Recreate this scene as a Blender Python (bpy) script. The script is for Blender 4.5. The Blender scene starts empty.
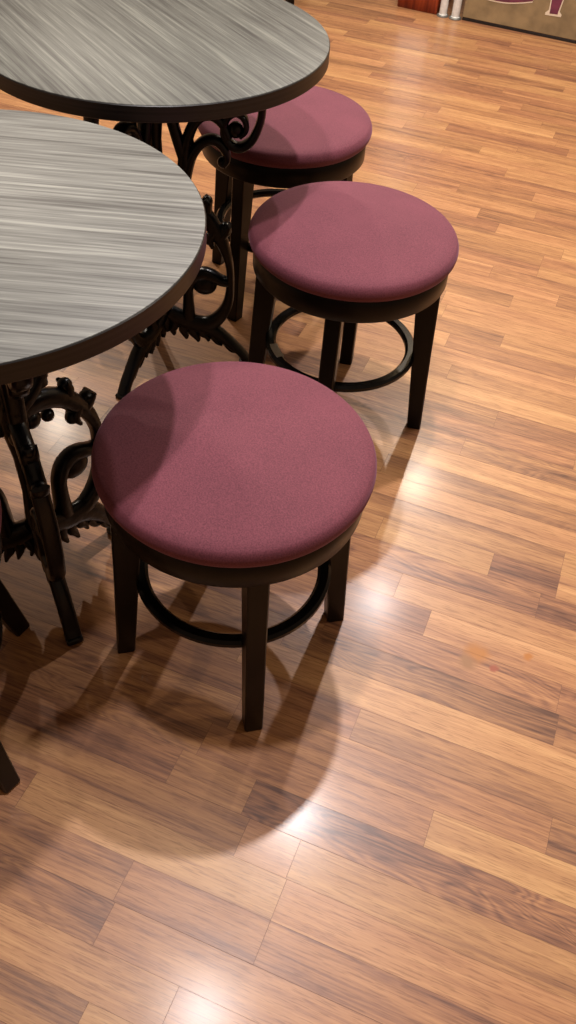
import bpy, bmesh, math, random
from mathutils import Vector, Matrix
random.seed(7)
PI = math.pi
scene = bpy.context.scene
C = scene.collection

# ------------------------------------------------------------------ camera
F_PX, PITCH, ROLL, CAM_H = 869.58, 0.8199, 0.0848, 1.3427
fw = Vector((0, math.cos(PITCH), -math.sin(PITCH)))
rt0 = Vector((1, 0, 0)); up0 = rt0.cross(fw)
rt = math.cos(ROLL)*rt0 + math.sin(ROLL)*up0
up = -math.sin(ROLL)*rt0 + math.cos(ROLL)*up0
cam_data = bpy.data.cameras.new('camera')
cam_data.sensor_fit = 'VERTICAL'; cam_data.sensor_height = 24
cam_data.lens = F_PX*24/1024; cam_data.clip_start = .02
cam = bpy.data.objects.new('camera', cam_data); C.objects.link(cam)
m3 = Matrix((rt, up, -fw)).transposed()
cam.matrix_world = Matrix.Translation((0, 0, CAM_H)) @ m3.to_4x4()
scene.camera = cam

# ------------------------------------------------------------------ node helpers
def new_mat(name):
    m = bpy.data.materials.new(name); m.use_nodes = True
    nt = m.node_tree; return m, nt, nt.nodes['Principled BSDF']
def node(nt, t, **kw):
    n = nt.nodes.new(t)
    for k, v in kw.items():
        if k in n.inputs: n.inputs[k].default_value = v
        else: setattr(n, k, v)
    return n
def sin_(c): return c/12.92 if c <= .04045 else ((c+.055)/1.055)**2.4
def rgb(r, g, b): return (sin_(r/255), sin_(g/255), sin_(b/255), 1)
def ramp(nt, stops):
    r = nt.nodes.new('ShaderNodeValToRGB'); e = r.color_ramp.elements
    while len(e) < len(stops): e.new(.5)
    for i, (p, c) in enumerate(stops): e[i].position = p; e[i].color = c
    return r
def math_n(nt, op, a, b=None, clamp=False):
    n = nt.nodes.new('ShaderNodeMath'); n.operation = op; n.use_clamp = clamp
    for i, v in enumerate((a, b)):
        if v is None: continue
        if isinstance(v, (int, float)): n.inputs[i].default_value = v
        else: nt.links.new(v, n.inputs[i])
    return n.outputs[0]
def mix_c(nt, fac, a, b, mode='MIX'):
    n = nt.nodes.new('ShaderNodeMix'); n.data_type = 'RGBA'; n.blend_type = mode
    for i, v in ((0, fac), (6, a), (7, b)):
        if isinstance(v, (int, float, tuple)): n.inputs[i].default_value = v
        else: nt.links.new(v, n.inputs[i])
    return n.outputs[2]

# ------------------------------------------------------------------ materials
def floor_material():
    m, nt, b = new_mat('laminate_floor'); L = nt.links.new
    tc = node(nt, 'ShaderNodeTexCoord')
    tone = node(nt, 'ShaderNodeAttribute', attribute_name='tone').outputs['Fac']
    seed = node(nt, 'ShaderNodeAttribute', attribute_name='seed').outputs['Fac']
    fig = node(nt, 'ShaderNodeAttribute', attribute_name='figure').outputs['Fac']
    comb = node(nt, 'ShaderNodeCombineXYZ')
    L(math_n(nt, 'MULTIPLY', seed, 37.0), comb.inputs[0]); L(math_n(nt, 'MULTIPLY', seed, 91.0), comb.inputs[1]); L(seed, comb.inputs[2])
    add = node(nt, 'ShaderNodeVectorMath', operation='ADD'); L(tc.outputs['Object'], add.inputs[0]); L(comb.outputs[0], add.inputs[1])
    def noise(scale_vec, scale, detail=4, rough=.6, dist=0.):
        mp = node(nt, 'ShaderNodeMapping'); mp.inputs['Scale'].default_value = scale_vec; L(add.outputs[0], mp.inputs[0])
        n = node(nt, 'ShaderNodeTexNoise', Scale=scale, Detail=detail, Roughness=rough, Distortion=dist); L(mp.outputs[0], n.inputs['Vector'])
        return n.outputs[0]
    broad = noise((1.3, 22, 1), 1.4, 4, .6, .5)
    fine = noise((6, 160, 1), 1.6, 4, .65, .2)
    pores = noise((26, 420, 1), 1.0, 2, .6)
    # cathedral figure: rings of a stretched noise field
    cath = noise((2.2, 11, 1), 1.1, 2, .5, .6)
    rings = math_n(nt, 'ABSOLUTE', math_n(nt, 'SINE', math_n(nt, 'MULTIPLY', cath, 62.0)))
    rings = math_n(nt, 'SUBTRACT', 1.0, math_n(nt, 'POWER', rings, 1.6), True)
    rings = math_n(nt, 'MULTIPLY', rings, fig)
    t = math_n(nt, 'ADD', tone, math_n(nt, 'MULTIPLY', math_n(nt, 'SUBTRACT', broad, .5), 1.35))
    t = math_n(nt, 'ADD', t, math_n(nt, 'MULTIPLY', math_n(nt, 'SUBTRACT', fine, .5), .85))
    t = math_n(nt, 'SUBTRACT', t, math_n(nt, 'MULTIPLY', rings, .22), True)
    cr = ramp(nt, [(0, rgb(96, 62, 46)), (.25, rgb(140, 96, 68)), (.5, rgb(171, 122, 82)), (.75, rgb(189, 140, 94)), (1, rgb(206, 158, 108))])
    L(t, cr.inputs[0])
    pr = ramp(nt, [(.36, (.62, .56, .5, 1)), (.47, (1, 1, 1, 1))]); L(pores, pr.inputs[0])
    col = mix_c(nt, .7, cr.outputs[0], pr.outputs[0], 'MULTIPLY')
    # pinkish / yellowish variation from board to board
    hue = math_n(nt, 'FRACT', math_n(nt, 'MULTIPLY', seed, 7.31))
    col = mix_c(nt, .8, col, mix_c(nt, hue, (1.02, .95, .97, 1), (1.0, 1.01, .93, 1)), 'MULTIPLY')
    # spilt drops that dried on the boards
    sep = node(nt, 'ShaderNodeSeparateXYZ'); L(tc.outputs['Object'], sep.inputs[0])
    wob = node(nt, 'ShaderNodeTexNoise', Scale=55.0, Detail=2.0); L(tc.outputs['Object'], wob.inputs['Vector'])
    for (u, v, r, cc) in ((.062, 1.006, .030, rgb(176, 112, 44)), (.152, 1.038, .011, rgb(178, 112, 48)), (.098, .985, .010, rgb(152, 78, 50)), (.05, .978, .022, rgb(150, 104, 62))):
        dx = math_n(nt, 'SUBTRACT', sep.outputs[0], u); dy = math_n(nt, 'SUBTRACT', sep.outputs[1], v)
        d = math_n(nt, 'SQRT', math_n(nt, 'ADD', math_n(nt, 'MULTIPLY', dx, dx), math_n(nt, 'MULTIPLY', dy, dy)))
        d = math_n(nt, 'ADD', d, math_n(nt, 'MULTIPLY', math_n(nt, 'SUBTRACT', wob.outputs[0], .5), .02))
        f = math_n(nt, 'MULTIPLY', math_n(nt, 'SUBTRACT', 1.0, math_n(nt, 'DIVIDE', d, r), True), 1.5, True)
        col = mix_c(nt, f, col, cc)
    L(col, b.inputs['Base Color'])
    smudge = node(nt, 'ShaderNodeTexNoise', Scale=9.0, Detail=6.0, Roughness=.7); L(tc.outputs['Object'], smudge.inputs['Vector'])
    fine2 = node(nt, 'ShaderNodeTexNoise', Scale=160.0, Detail=3.0); L(tc.outputs['Object'], fine2.inputs['Vector'])
    b.inputs['Coat Weight'].default_value = .24; b.inputs['Coat Roughness'].default_value = .18; b.inputs['Coat IOR'].default_value = 1.45
    ro = math_n(nt, 'ADD', .32, math_n(nt, 'MULTIPLY', smudge.outputs[0], .12))
    L(math_n(nt, 'ADD', ro, math_n(nt, 'MULTIPLY', fine2.outputs[0], .06)), b.inputs['Roughness'])
    b.inputs['IOR'].default_value = 1.5
    bump = node(nt, 'ShaderNodeBump', Strength=.10, Distance=.001)
    L(math_n(nt, 'ADD', fine, math_n(nt, 'MULTIPLY', fine2.outputs[0], .5)), bump.inputs['Height']); L(bump.outputs[0], b.inputs['Normal'])
    return m

def laminate_material(name, angle, seed, tint):
    m, nt, b = new_mat(name); L = nt.links.new
    tc = node(nt, 'ShaderNodeTexCoord')
    rot = node(nt, 'ShaderNodeMapping'); rot.inputs['Rotation'].default_value = (0, 0, -angle); rot.inputs['Location'].default_value = (seed, seed*2, 0)
    L(tc.outputs['Object'], rot.inputs[0])
    def noise(sv, det=3, rg=.6, di=0.):
        mp = node(nt, 'ShaderNodeMapping'); mp.inputs['Scale'].default_value = sv; L(rot.outputs[0], mp.inputs[0])
        n = node(nt, 'ShaderNodeTexNoise', Scale=1.0, Detail=det, Roughness=rg, Distortion=di); L(mp.outputs[0], n.inputs['Vector']); return n.outputs[0]
    a = noise((3.2, 125, 1), 3, .55, .3); c = noise((9, 330, 1), 3, .62, .1); d = noise((1.2, 34, 1), 2, .5, .2)
    t = math_n(nt, 'ADD', math_n(nt, 'MULTIPLY', a, .62), math_n(nt, 'MULTIPLY', c, .38))
    t = math_n(nt, 'ADD', t, math_n(nt, 'MULTIPLY', math_n(nt, 'SUBTRACT', d, .5), .25))
    cr = ramp(nt, [(.36, rgb(80, 76, 71)), (.47, rgb(112, 109, 102)), (.56, rgb(129, 126, 118)), (.62, rgb(148, 145, 135)), (.72, rgb(164, 160, 147))])
    L(t, cr.inputs[0])
    L(mix_c(nt, 1.0, cr.outputs[0], tint, 'MULTIPLY'), b.inputs['Base Color'])
    b.inputs['Roughness'].default_value = .5; b.inputs['Specular IOR Level'].default_value = .28
    bump = node(nt, 'ShaderNodeBump', Strength=.35, Distance=.0006); L(c, bump.inputs['Height']); L(bump.outputs[0], b.inputs['Normal'])
    return m
def edge_material():
    m, nt, b = new_mat('laminate_edge'); L = nt.links.new
    tc = node(nt, 'ShaderNodeTexCoord')
    mp = node(nt, 'ShaderNodeMapping'); mp.inputs['Scale'].default_value = (3, 3, 260); L(tc.outputs['Object'], mp.inputs[0])
    n = node(nt, 'ShaderNodeTexNoise', Scale=1.0, Detail=2.0); L(mp.outputs[0], n.inputs['Vector'])
    cr = ramp(nt, [(.42, rgb(5, 5, 6)), (.62, rgb(24, 21, 21))]); L(n.outputs[0], cr.inputs[0]); L(cr.outputs[0], b.inputs['Base Color'])
    b.inputs['Roughness'].default_value = .4
    return m
def fabric_material(name, c1, c2):
    m, nt, b = new_mat(name); L = nt.links.new
    tc = node(nt, 'ShaderNodeTexCoord')
    w1 = node(nt, 'ShaderNodeTexNoise', Scale=420.0, Detail=2.0, Roughness=.7); L(tc.outputs['Object'], w1.inputs['Vector'])
    w2 = node(nt, 'ShaderNodeTexNoise', Scale=7.0, Detail=3.0); L(tc.outputs['Object'], w2.inputs['Vector'])
    t = math_n(nt, 'ADD', math_n(nt, 'MULTIPLY', w1.outputs[0], .75), math_n(nt, 'MULTIPLY', w2.outputs[0], .3))
    cr = ramp(nt, [(.36, c1), (.68, c2)]); L(t, cr.inputs[0])
    # small pale crumbs and rubbed spots
    sp = node(nt, 'ShaderNodeTexNoise', Scale=26.0, Detail=5.0, Roughness=.75); L(tc.outputs['Object'], sp.inputs['Vector'])
    sr = ramp(nt, [(.70, (0, 0, 0, 1)), (.80, (.35, .35, .35, 1))]); L(sp.outputs[0], sr.inputs[0])
    L(mix_c(nt, sr.outputs[0], cr.outputs[0], rgb(190, 120, 122)), b.inputs['Base Color'])
    b.inputs['Roughness'].default_value = .85
    b.inputs['Sheen Weight'].default_value = .22; b.inputs['Sheen Roughness'].default_value = .4
    b.inputs['Sheen Tint'].default_value = rgb(196, 150, 190)
    bump = node(nt, 'ShaderNodeBump', Strength=.25, Distance=.0006); L(w1.outputs[0], bump.inputs['Height']); L(bump.outputs[0], b.inputs['Normal'])
    return m
def simple(name, col, rough=.4, metal=0., bump=0., bscale=60., spec=.5, var=.0):
    m, nt, b = new_mat(name); L = nt.links.new
    b.inputs['Base Color'].default_value = col; b.inputs['Roughness'].default_value = rough; b.inputs['Metallic'].default_value = metal
    b.inputs['Specular IOR Level'].default_value = spec
    tc = node(nt, 'ShaderNodeTexCoord')
    n = node(nt, 'ShaderNodeTexNoise', Scale=bscale, Detail=4.0); L(tc.outputs['Object'], n.inputs['Vector'])
    if bump:
        bp_ = node(nt, 'ShaderNodeBump', Strength=bump, Distance=.002); L(n.outputs[0], bp_.inputs['Height']); L(bp_.outputs[0], b.inputs['Normal'])
    if var:
        d = tuple(c*(1-var) for c in col[:3])+(1,); e = tuple(min(1, c*(1+var)) for c in col[:3])+(1,)
        cr = ramp(nt, [(.35, d), (.65, e)]); L(n.outputs[0], cr.inputs[0]); L(cr.outputs[0], b.inputs['Base Color'])
    return m
def wood_dark(name, c1, c2, rough):
    m, nt, b = new_mat(name); L = nt.links.new
    tc = node(nt, 'ShaderNodeTexCoord'); mp = node(nt, 'ShaderNodeMapping'); mp.inputs['Scale'].default_value = (90, 90, 7); L(tc.outputs['Object'], mp.inputs[0])
    n = node(nt, 'ShaderNodeTexNoise', Scale=1.0, Detail=4.0, Roughness=.6); L(mp.outputs[0], n.inputs['Vector'])
    cr = ramp(nt, [(.35, c1), (.68, c2)]); L(n.outputs[0], cr.inputs[0]); L(cr.outputs[0], b.inputs['Base Color'])
    b.inputs['Roughness'].default_value = rough; b.inputs['Specular IOR Level'].default_value = .2
    return m
M_FLOOR = floor_material()
M_FAB = fabric_material('maroon_fabric', rgb(85, 34, 46), rgb(116, 55, 67))
M_STOOL = wood_dark('espresso_wood', rgb(4, 3, 3), rgb(13, 7, 7), .34)
M_RING = wood_dark('espresso_ring', rgb(8, 7, 7), rgb(16, 13, 12), .22)
M_IRON = simple('black_cast_iron', rgb(3, 3, 6), .28, 0, .5, 70, .3)
M_EDGE = edge_material()
M_GLARE = simple('ring_glare', rgb(205, 203, 196), .6, var=.1)  # pale colour for the glare painted on a foot ring
M_RUB = simple('rubber', rgb(18, 18, 18), .7)

# ------------------------------------------------------------------ mesh helpers
def mesh_obj(name, verts, faces, mat, parent=None, smooth=True, angle=40):
    me = bpy.data.meshes.new(name); me.from_pydata([tuple(v) for v in verts], [], faces); me.update()
    bm = bmesh.new(); bm.from_mesh(me); bmesh.ops.recalc_face_normals(bm, faces=bm.faces)
    lim = math.radians(angle)
    for f in bm.faces: f.smooth = smooth
    if smooth:
        for e in bm.edges:
            if len(e.link_faces) == 2 and e.calc_face_angle(0) > lim: e.smooth = False
    bm.to_mesh(me); bm.free()
    me.materials.append(mat)
    o = bpy.data.objects.new(name, me); C.objects.link(o)
    if parent: o.parent = parent
    return o
class MB:
    def __init__(s): s.v = []; s.f = []
    def add(s, vs, fs):
        n = len(s.v); s.v += [Vector(v) for v in vs]; s.f += [tuple(i+n for i in f) for f in fs]
    def lathe(s, prof, seg=96, c=(0, 0, 0), cap=True):
        vs = []; n = len(prof)
        for i in range(seg):
            a = 2*PI*i/seg
            for r, z in prof: vs.append((c[0]+r*math.cos(a), c[1]+r*math.sin(a), c[2]+z))
        fs = []
        for i in range(seg):
            j = (i+1) % seg
            for k in range(n-1): fs.append((i*n+k, j*n+k, j*n+k+1, i*n+k+1))
        if cap:
            fs.append(tuple(i*n for i in range(seg))[::-1]); fs.append(tuple(i*n+n-1 for i in range(seg)))
        s.add(vs, fs)
    def torus_rect(s, r0, r1, z0, z1, bev=.003, seg=96):
        p = [(r0, z0+bev), (r0, z1-bev), (r0+bev, z1), (r1-bev, z1), (r1, z1-bev), (r1, z0+bev), (r1-bev, z0), (r0+bev, z0)]
        n = len(p); vs = []; fs = []
        for i in range(seg):
            a = 2*PI*i/seg
            for r, z in p: vs.append((r*math.cos(a), r*math.sin(a), z))
        for i in range(seg):
            j = (i+1) % seg
            for k in range(n): fs.append((i*n+k, j*n+k, j*n+(k+1) % n, i*n+(k+1) % n))
        s.add(vs, fs)
    def loft(s, rings, cap=True):
        n = len(rings[0]); vs = [v for r in rings for v in r]; fs = []
        for i in range(len(rings)-1):
            for k in range(n): fs.append((i*n+k, i*n+(k+1) % n, (i+1)*n+(k+1) % n, (i+1)*n+k))
        if cap: fs.append(tuple(range(n))[::-1]); fs.append(tuple((len(rings)-1)*n+k for k in range(n)))
        s.add(vs, fs)
    def ball(s, c, r, sx=1, sy=1, sz=1, seg=14):
        rings = []
        for i in range(1, seg//2):
            t = PI*i/(seg//2)
            rings.append([Vector((c[0]+r*sx*math.sin(t)*math.cos(2*PI*k/seg), c[1]+r*sy*math.sin(t)*math.sin(2*PI*k/seg), c[2]+r*sz*math.cos(t))) for k in range(seg)])
        s.loft(rings)
    def box(s, x0, x1, y0, y1, z0, z1, b=.0):
        if b <= 0:
            s.loft([[(x0, y0, z), (x1, y0, z), (x1, y1, z), (x0, y1, z)] for z in (z0, z1)]); return
        def ring(z, i):
            return [(x0+i+b, y0+i, z), (x1-i-b, y0+i, z), (x1-i, y0+i+b, z), (x1-i, y1-i-b, z), (x1-i-b, y1-i, z), (x0+i+b, y1-i, z), (x0+i, y1-i-b, z), (x0+i, y0+i+b, z)]
        s.loft([ring(z0, b*.7), ring(z0+b, 0), ring(z1-b, 0), ring(z1, b*.7)])
    def sweep(s, pts, depth, sub=6, seg=12):
        """in the XZ plane: pts = (r, z, width[, depth scale]); elliptic section, depth along Y"""
        P = [(p[0], p[1], p[2], p[3] if len(p) > 3 else 1.) for p in pts]; Q = []
        for i in range(len(P)-1):
            p0 = P[max(i-1, 0)]; p1 = P[i]; p2 = P[i+1]; p3 = P[min(i+2, len(P)-1)]
            for k in range(sub):
                t = k/sub
                Q.append([.5*((2*b)+(-a+c)*t+(2*a-5*b+4*c-d)*t*t+(-a+3*b-3*c+d)*t**3) for a, b, c, d in zip(p0, p1, p2, p3)])
        Q.append(list(P[-1])); rings = []
        for i, q in enumerate(Q):
            a = Q[max(i-1, 0)]; b = Q[min(i+1, len(Q)-1)]
            tx, tz = b[0]-a[0], b[1]-a[1]; l = math.hypot(tx, tz) or 1; nx, nz = -tz/l, tx/l
            ring = []
            for k in range(seg):
                t = 2*PI*k/seg; cw = math.copysign(abs(math.cos(t))**.75, math.cos(t)); cd = math.copysign(abs(math.sin(t))**.75, math.sin(t))
                w = q[2]/2*cw; dd = depth*q[3]/2*cd
                ring.append(Vector((q[0]+nx*w, dd, q[1]+nz*w)))
            rings.append(ring)
        s.loft(rings)
    def build(s, name, mat, parent=None, smooth=True, angle=40): return mesh_obj(name, s.v, s.f, mat, parent, smooth, angle)
def thing(name, loc, rz, label, cat, group=None):
    o = bpy.data.objects.new(name, None); C.objects.link(o); o.location = loc; o.rotation_euler = (0, 0, rz)
    o['label'] = label; o['category'] = cat; o.empty_display_size = .1
    if group: o['group'] = group
    return o
def copy_thing(root, loc, rz, label, group=None):
    def rec(o, par):
        c = o.copy(); C.objects.link(c)
        if par: c.parent = par
        for ch in list(o.children): rec(ch, c)
        return c
    r = rec(root, None); r.location = loc; r.rotation_euler = (0, 0, rz); r['label'] = label
    if group: r['group'] = group
    return r

# ------------------------------------------------------------------ floor: one surface whose strips follow the photographed joints
ANG = -0.31744
PW, V0 = .0648, .354
rows = {  # row: list of (end_u, tone, figure) from the left; None = carry on at random
 -4: [(-.2, .55, 0), (.3, .5, .4)], -3: [(-.30, .45, .2), (.15, .7, 0)],
 -2: [(-.62, .6, 0), (-.195, .74, 0), (.25, .58, .3), (.8, .5, 0)],
 -1: [(-.332, .44, .7), (.22, .60, .35), (.75, .5, .2)],
 0: [(-.336, .44, .7), (-.111, .46, .2), (.55, .44, .15)],
 1: [(-.548, .42, .2), (-.111, .70, .0), (.60, .62, .0)],
 2: [(-.8, .45, 0), (-.20, .52, .1), (-.113, .62, 0), (.52, .60, .25)],
 3: [(-.350, .30, .2), (-.216, .50, .1), (.62, .34, 1.)],
 4: [(-.326, .46, .7), (.068, .45, .3), (.70, .74, .0)],
 5: [(-.30, .52, 1.), (.25, .46, .15), (.8, .36, .7)],
 6: [(-.66, .48, .2), (-.10, .42, .2), (.45, .50, .2), (.9, .5, .3)],
 7: [(-.34, .5, .2), (.55, .74, .0)],
 8: [(-.28, .36, .6), (.228, .36, .9), (.7, .42, .4)],
 9: [(-.22, .48, .2), (.222, .42, .9), (.66, .40, .5)],
 10: [(-.42, .42, .2), (-.042, .36, .2), (.52, .68, .0)],
 11: [(-.12, .5, .2), (.5, .64, .0)],
 12: [(-.35, .4, .2), (.148, .40, .9), (.6, .34, .5)],
 13: [(-.2, .62, .0), (.039, .66, .0), (.176, .26, .3), (.7, .6, .1)],
 14: [(-.3, .5, .4), (.175, .48, .2), (.55, .62, .0)],
 15: [(-.5, .45, .3), (.32, .6, .1)],
 16: [(-.25, .55, .0), (.5, .42, .3)],
 17: [(-.6, .4, .0), (.5, .76, .0)],
 18: [(-.1, .38, .5), (.7, .40, .7)],
 19: [(-.5, .5, .0), (.15, .36, .5), (.8, .5, .1)],
 20: [(-.05, .44, .2), (.9, .36, .2)],
 21: [(-.4, .5, .2), (.6, .74, .0)],
 22: [(-.2, .6, .0), (.4, .56, .3)],
 24: [(-.238, .70, .0), (.1, .38, .2), (.6, .5, .1)],
 25: [(-.104, .44, .2), (.5, .62, .0)],
 30: [(-.207, .68, .0), (.3, .40, .2)],
 33: [(-.5, .6, 0), (-.03, .46, .1), (.5, .66, .0)],
 34: [(-.56, .6, 0), (-.245, .30, .0), (.2, .62, .0)],
 36: [(-.55, .62, 0), (-.15, .58, .0), (.4, .40, .1)],
 42: [(-1., .5, 0), (-.42, .42, .1), (.5, .66, 0)],
 44: [(-.575, .66, 0), (-.13, .36, .0), (.6, .6, .0)],
 46: [(-.64, .44, 0), (-.2, .8, .0), (.6, .4, .0)],
 48: [(-1.2, .6, 0), (-.436, .76, .0), (.2, .5, .0)]}
fv, ff, ft, fs_, fg = [], [], [], [], []
def plank(u0, u1, k, tone, fig):
    n = len(fv); v0 = V0+k*PW; v1 = v0+PW
    fv.extend([(u0, v0, 0), (u1, v0, 0), (u1, v1, 0), (u0, v1, 0)]); ff.append((n, n+1, n+2, n+3))
    ft.append(tone); fs_.append(random.random()); fg.append(fig)
UMIN, UMAX = -3.6, 3.6
rnd = random.Random(31)
for k in range(-22, 80):
    lst = rows.get(k); u = UMIN
    def rand_until(u, end):
        while u < end-.001:
            l = rnd.choice((.22, .34, .42, .5, .62)); e = min(u+l, end)
            if end-e < .1: e = end
            plank(u, e, k, rnd.choice((.38, .44, .5, .54, .6, .68)), rnd.choice((0, 0, .2, .6)))
            u = e
        return end
    if lst:
        first = lst[0][0]-rnd.uniform(.38, .6)
        u = rand_until(u, first)
        for e, t, g in lst: plank(u, e, k, t, g); u = e
    rand_until(u, UMAX)
fo = mesh_obj('floor', fv, ff, M_FLOOR, smooth=False)
# recalc may reorder nothing; attributes are per face
for nm, dat in (('tone', ft), ('seed', fs_), ('figure', fg)):
    at = fo.data.attributes.new(nm, 'FLOAT', 'FACE'); at.data.foreach_set('value', dat)
fo.rotation_euler = (0, 0, ANG); fo['kind'] = 'structure'

# seam lines between the strips are real shallow grooves
M_SEAM = simple('floor_seam', rgb(112, 72, 48), .5)
sm = MB()
for k in range(-21, 80):
    v = V0+k*PW; hw = .00035 if k % 3 == 0 else .00018
    sm.add([(UMIN, v-hw, .0002), (UMAX, v-hw, .0002), (UMAX, v+hw, .0002), (UMIN, v+hw, .0002)], [(0, 1, 2, 3)])
for f in ff:
    u1 = fv[f[1]][0]; v0, v1 = fv[f[0]][1], fv[f[3]][1]; hw = .0003
    sm.add([(u1-hw, v0, .0002), (u1+hw, v0, .0002), (u1+hw, v1, .0002), (u1-hw, v1, .0002)], [(0, 1, 2, 3)])
so = sm.build('trim_1', M_SEAM, smooth=False); so.rotation_euler = (0, 0, ANG); so['kind'] = 'structure'

# ------------------------------------------------------------------ stools
def make_stool(loc, rz, label, cat, group):
    t = thing('stool', loc, rz, label, cat, group)
    # cushion: domed fabric pad with a rolled edge
    R = .211; prof = []
    prof += [(.0005, .428), (.10, .428), (.193, .428)]
    for i in range(0, 9):
        a = -PI/2+i*(PI*.5+.9)/8
        prof.append((R-.022+.022*math.cos(a), .450+.022*math.sin(a)))
    r0, z0 = prof[-1]
    for i in range(1, 13):
        k = 1-i/12; r = max(r0*k, .0005); prof.append((r, z0+.016*(1-(r/r0)**2.2)))
    mb = MB(); mb.lathe(prof, 128); mb.build('cushion', M_FAB, t)
    # wooden apron below the pad
    mb = MB(); ap = [(.17, .383), (.198, .383), (.2005, .386), (.2005, .428), (.198, .431), (.14, .431)]
    mb.lathe(ap, 128, cap=True); mb.build('apron', M_STOOL, t)
    for q in range(4):
        a = q*PI/2; ca, sa = math.cos(a), math.sin(a); rings = []
        for z, rc, w, h in ((0., .1965, .0150, .0150), (.002, .1965, .0158, .0156), (.2, .181, .0200, .0160), (.395, .166, .0255, .0165)):
            b = .0025; ring = []
            corners = [(-w+b, -h), (w-b, -h), (w, -h+b), (w, h-b), (w-b, h), (-w+b, h), (-w, h-b), (-w, -h+b)]
            for (x, y) in corners:
                X, Y = rc+x, y; ring.append((X*ca-Y*sa, X*sa+Y*ca, z))
            rings.append(ring)
        mb = MB(); mb.loft(rings); mb.build('leg', M_STOOL, t, angle=30)
    mb = MB(); mb.torus_rect(0.1440, .1670, .184, .201, .005, 96); mb.build('foot_ring', M_RING, t)
    return t
G = 'round maroon stools around the two tables'
front = make_stool((-.0850, .9405, 0), -1.290, 'largest maroon round stool in front, seat partly under the nearest grey table', 'stool', G)
mid = copy_thing(front, (.0845, 1.5990, 0), -.1535, 'maroon round stool standing clear of both tables, right of the far tabletop', G)
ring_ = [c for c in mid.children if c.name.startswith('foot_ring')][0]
mb = MB()   # pale strip painting a bright glare onto this stool's foot ring
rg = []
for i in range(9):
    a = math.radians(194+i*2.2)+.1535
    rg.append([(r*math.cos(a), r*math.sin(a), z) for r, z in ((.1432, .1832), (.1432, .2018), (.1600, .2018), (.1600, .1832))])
mb.loft(rg); tp = mb.build('glare_strip', M_GLARE, ring_); tp['label'] = 'painted glare on the foot ring'
back = copy_thing(front, (-.0870, 2.1093, 0), -2.094, 'farthest maroon round stool, half hidden under the far grey tabletop', G)
left = copy_thing(front, (-.592, .725, 0), math.radians(57), 'stool cut off by the left picture edge, only two dark legs seen', G)
for ch in left.children:            # this stool's legs splay wider
    if ch.name.startswith('leg'):
        q = Vector((0, 0, 0))
        for v in ch.data.vertices: q += v.co
        rad_ = Vector((q.x, q.y, 0)).normalized(); tan_ = Vector((0, 0, 1)).cross(rad_)
        piv = rad_*.1965
        ch.matrix_local = Matrix.Translation(rad_*.0185+Vector((0, 0, .002))) @ Matrix.Translation(piv) @ Matrix.Rotation(math.radians(-7.5), 4, tan_) @ Matrix.Translation(-piv)
far = copy_thing(front, (-.300, 4.610, 0), math.radians(-56), 'stool beyond the far tabletop, only a dark leg end seen', G)

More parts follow.
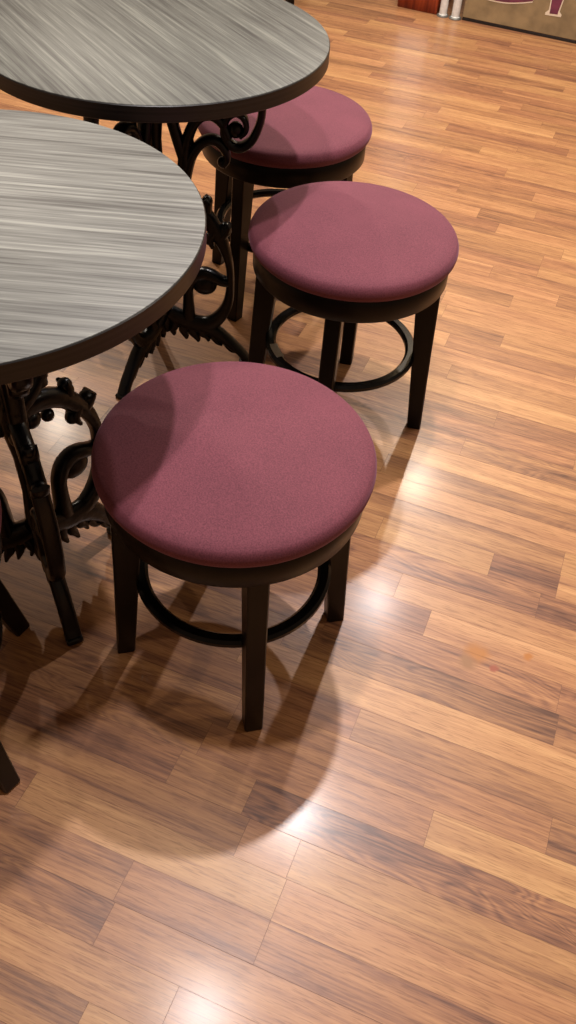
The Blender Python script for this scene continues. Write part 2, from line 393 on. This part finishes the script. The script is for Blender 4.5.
# ------------------------------------------------------------------ pedestal tables
def table(loc, rz, angs, grain, seed, tint, label, off=(0, 0), lift=0., low=0., R=.333, H=.75):
    t = thing('pedestal_table', loc, rz, label, 'table', 'grey round tables on scrolled iron bases')
    mt = laminate_material('grey_laminate', grain-rz, seed, tint)
    z1 = H-.0275
    mb = MB(); mb.lathe([(.0005, z1), (R-.003, z1), (R-.0008, H-.0025), (R-.0018, H-.0005), (R-.003, H), (.0005, H)], 160); mb.build('tabletop', mt, t)
    mb = MB(); mb.torus_rect(R-.004, R, z1-.0015, H-.0012, .0012, 160); mb.build('edge_band', M_EDGE, t)
    mb = MB(); mb.lathe([(.0005, z1-.0085), (.085, z1-.0085), (.09, z1-.0065), (.09, z1), (.0005, z1)], 48); mb.build('mounting_plate', M_IRON, t).location = (off[0], off[1], 0)
    mb = MB(); mb.lathe([(.006, .08), (.014, .085), (.018, .11), (.014, .14), (.017, .2), (.012, .26), (.014, .34), (.022, .40), (.024, .43), (.015, .46), (.013, .55), (.02, .62), (.03, .66), (.035, z1-.006)], 24); mb.build('column', M_IRON, t).location = (off[0], off[1], 0)
    D = .030
    for a, sc in angs:
        a = math.radians(a)-rz
        mb = MB()
        # flat arm under the top
        mb.sweep([(.02, z1-.008, .016), (.12, z1-.007, .014), (.215, z1-.007, .014), (.246, z1-.009, .018)], .034)
        # bracket and upper volute
        mb.sweep([(.206, z1-.002, .034), (.214, z1-.045, .026), (.222, z1-.085, .018), (.220, .600+lift, .017), (.204, .562+lift, .018), (.180, .544+lift, .019), (.158, .550+lift, .019), (.145, .572+lift, .018), (.149, .600+lift, .017), (.168, .614+lift, .015), (.186, .604+lift, .014), (.191, .582+lift, .012), (.178, .568+lift, .012)], D)
        mb.ball((.169, 0, .579+lift), .017, 1, .8, 1)
        # twin arcs rising from the node
        mb.sweep([(.058, .455, .028), (.060, .51+lift, .028), (.070, .560+lift, .024), (.090, .596+lift, .022), (.116, .606+lift, .021), (.140, .592+lift, .019), (.156, .562+lift, .014)], D)
        mb.sweep([(.062, .470, .024), (.076, .518+lift, .022), (.098, .548+lift, .021), (.124, .556+lift, .020), (.144, .542+lift, .019), (.152, .520+lift, .016), (.144, .506+lift, .014)], D)
        mb.ball((.142, 0, .510+lift), .012, 1, 1, 1)
        # branch back to the column
        mb.sweep([(.064, .50, .026), (.048, .55, .024), (.032, .61, .024), (.024, .66, .028), (.02, z1-.01, .036)], D)
        mb.ball((.072, 0, .548), .010, 1, 1, 1); mb.ball((.040, 0, .585), .012, 1, 1, 1)
        # waist stem
        mb.sweep([(.062, .48, .030), (.048, .46, .030), (.030, .445, .032), (.012, .43, .034)], D)
        # big outward C scroll of the lower half
        mb.sweep([(.006, .424, .036), (.045, .426, .038), (.085, .410, .034), (.116, .382, .034), (.142, .345, .028), (.158, .300, .019), (.161, .255, .019), (.157, .208, .024), (.140, .166, .032), (.112, .138, .040), (.080, .132, .048), (.046, .144, .046), (.012, .165, .038)], D)
        for (r, z, b) in ((.108, .422, .013), (.148, .370, .015), (.112, .350, .013), (.064, .386, .012), (.030, .400, .018)):
            mb.ball((r, 0, z), b, 1, .95, 1)
        mb.sweep([(.108, .405, .020), (.110, .418, .018), (.104, .430, .010)], D); mb.sweep([(.136, .355, .024), (.150, .368, .018), (.158, .380, .010)], D)
        mb.sweep([(.128, .372, .022), (.114, .352, .016), (.120, .336, .010)], D)
        # volute closing on its ball inside the scroll
        mb.sweep([(.160, .255, .018), (.140, .258, .022), (.118, .268, .026), (.096, .272, .028), (.074, .262, .026), (.062, .236, .024), (.060, .206, .026), (.060, .176, .030), (.060, .150, .034)], D)
        mb.ball((.100, 0, .246), .027, 1.1, .6, .95, 18)
        # acanthus leaves under the scroll
        for (r0, z0, r1, z1_) in ((.030, .145, .018, .098), (.048, .140, .046, .088), (.066, .132, .072, .080), (.086, .128, .096, .084)):
            mb.sweep([(r0, z0, .024), ((r0+r1)/2-.003, (z0+z1_)/2, .024), (r1, z1_+.012, .016), (r1+.004, z1_, .009)], D*.85)
        # foot
        mb.sweep([(.090, .132, .048), (.118, .112, .042), (.140, .086, .034), (.158, .056, .025), (.170, .030, .020), (.178, .012, .022)], D)
        mb.sweep([(.110, .100, .020), (.118, .078, .014), (.128, .070, .007)], D*.8); mb.sweep([(.138, .070, .016), (.144, .052, .011), (.152, .046, .006)], D*.8)
        mb.box(.160, .193, -.015, .015, .0, .014, .003)
        for v in mb.v:
            v.x *= sc
            if low and v.z < .42:
                f = max(0, min(1, (.14-v.z)/.10)); v.x *= 1+.16*f
                v.z -= low*4*v.z*(.42-v.z)/.1764
        o = mb.build('leg', M_IRON, t, angle=60); o.rotation_euler = (0, 0, a); o.location = (off[0], off[1], 0)
    return t
near = table((-.4725, 1.0315, 0), 0, ((-59, .80), (56, 1.), (186, .9)), math.radians(0), 3.1, (.68, .715, .735, 1), 'nearest grey streaked round table, cut off by the left picture edge', (.030, -.020), .05)
fart = table((-.328, 1.7510, 0), 0, ((2, .97), (-115, .88), (115, 1.)), math.radians(-54), 9.4, (.44, .465, .455, 1), 'farther grey round table with slanting streaks, at the top of the picture', (-.006, -.006), 0., .03)

# ------------------------------------------------------------------ far wall with lit cabinet, posts and painted panel
W1 = Vector((.607, 4.438, 0)); wang = math.atan2(4.248-4.438, 1.104-.607)
def at_wall(o): o.location = W1; o.rotation_euler = (0, 0, wang); return o
M_REDW = wood_dark('red_brown_wood', rgb(98, 34, 16), rgb(140, 56, 26), .35)
M_WALLP = simple('partition_paint', rgb(134, 112, 78), .7, var=.22, bscale=12)
mb = MB(); mb.box(.0, 3.2, .012, .12, 0, 2.6)
o = at_wall(mb.build('wall_right', simple('wall_paint', rgb(176, 160, 130), .8), smooth=False)); o['kind'] = 'structure'
mb = MB(); mb.box(.0, 3.2, .0, .012, 0, .012, .002)
o = at_wall(mb.build('baseboard_right', simple('black_base', rgb(24, 16, 12), .5), smooth=False)); o['kind'] = 'structure'
t = thing('mural_panel', W1, wang, 'beige painted panel with purple figures on the far wall', 'mural')
mb = MB(); mb.box(.0, 1.9, -.004, .011, .014, 1.5, .002); mb.build('board', M_WALLP, t, smooth=False)
M_PURP = simple('purple_paint', rgb(104, 42, 62), .6, var=.2, bscale=40); M_WHT = simple('cream_paint', rgb(214, 196, 170), .6)
def flat(name, pts, y, mat):
    n = len(pts); vs = [(x, y, z) for x, z in pts]+[(x, y+.0006, z) for x, z in pts]
    fs = [tuple(range(n)), tuple(range(n, 2*n))[::-1]]+[(i, (i+1) % n, n+(i+1) % n, n+i) for i in range(n)]
    return mesh_obj(name, vs, fs, mat, t, smooth=False)
flat('painted_outline', [(.366, .090), (.436, .093), (.438, .102), (.426, .112), (.432, .175), (.470, .24), (.335, .24), (.374, .175), (.378, .112), (.366, .100)], -.0052, M_WHT)
flat('painted_figure', [(.384, .099), (.420, .101), (.420, .112), (.428, .175), (.462, .236), (.342, .236), (.378, .175), (.384, .112)], -.0062, M_PURP)
arc = [(.06+.24*i/12, .105-.014*math.sin(PI*i/12)+.022*i/12) for i in range(13)]
flat('painted_outline', arc+[(.31, .24), (.04, .24)], -.0052, M_WHT)
flat('painted_figure', [(x, z+.006) for x, z in arc]+[(.30, .236), (.05, .236)], -.0062, M_PURP)

M_GLOW = bpy.data.materials.new('backlit_panel'); M_GLOW.use_nodes = True
b = M_GLOW.node_tree.nodes['Principled BSDF']; b.inputs['Base Color'].default_value = (.8, .8, .8, 1)
b.inputs['Emission Color'].default_value = (1, .93, .84, 1); b.inputs['Emission Strength'].default_value = 1.0
t = thing('display_cabinet', W1, wang, 'red-brown wooden cabinet foot left of the pale posts at the far wall', 'cabinet')
mb = MB(); mb.box(-.318, -.125, -.004, .3, 0, .09, .004); mb.build('plinth', M_REDW, t)
mb = MB(); mb.box(-.314, -.129, .004, .3, .09, 2.0, .004); mb.build('body', M_REDW, t)
mb = MB(); mb.box(-.296, -.147, -.001, .006, .11, 1.9, .002); o = mb.build('lit_panel', M_GLOW, t); o['label'] = 'backlit pale panel'
M_STEEL = simple('brushed_steel', rgb(222, 220, 214), .45, .2, var=.1)
for x, w, lab in ((-.094, .022, 'left pale metal post beside the red-brown cabinet'), (-.034, .023, 'right pale metal post at the edge of the painted panel')):
    t = thing('metal_post', W1+Vector((x*math.cos(wang), x*math.sin(wang), 0)), wang, lab, 'post', 'pale metal posts at the far wall')
    mb = MB(); mb.lathe([(w, .0), (w, .006), (w*.8, .010), (w*.8, 1.6)], 24); mb.build('shaft', M_STEEL, t)
    mb = MB(); mb.lathe([(w*1.25, .0), (w*1.25, .004), (w*1.1, .008)], 24); mb.build('base_plate', simple('worn_steel', rgb(120, 118, 112), .5, .5), t)

# ------------------------------------------------------------------ light: ceiling downlights and one added lamp
def lamp(x, y, z, power, col, r=.05):
    d = bpy.data.lights.new('overhead_light', 'POINT'); d.energy = power; d.color = col; d.shadow_soft_size = r
    o = bpy.data.objects.new('overhead_light', d); C.objects.link(o); o.location = (x, y, z)
WARM = (1, .88, .74); NEUT = (1, .94, .94)
LH = 2.5
lamp(.145, 1.715, LH, 135, NEUT, .035)
lamp(.524, 2.976, LH, 85, NEUT, .035)
lamp(.784, 3.940, LH, 85, WARM, .035)
lamp(-.165, .875, LH, 95, NEUT, .05)
lamp(-.89, 3.42, LH, 60, WARM, .035)
lamp(-1.55, 4.20, LH, 80, WARM, .035)
lamp(2.5, 1.5, LH, 60, WARM, .035)  # added lamp, set aside so its floor glare stays out of view
w = bpy.data.worlds.new('world'); scene.world = w; w.use_nodes = True
bg = w.node_tree.nodes['Background']; bg.inputs[0].default_value = (1, .68, .44, 1); bg.inputs[1].default_value = .21

vs = scene.view_settings; vs.view_transform = 'Standard'; vs.look = 'None'; vs.gamma = 1; vs.use_curve_mapping = False; vs.exposure = .02
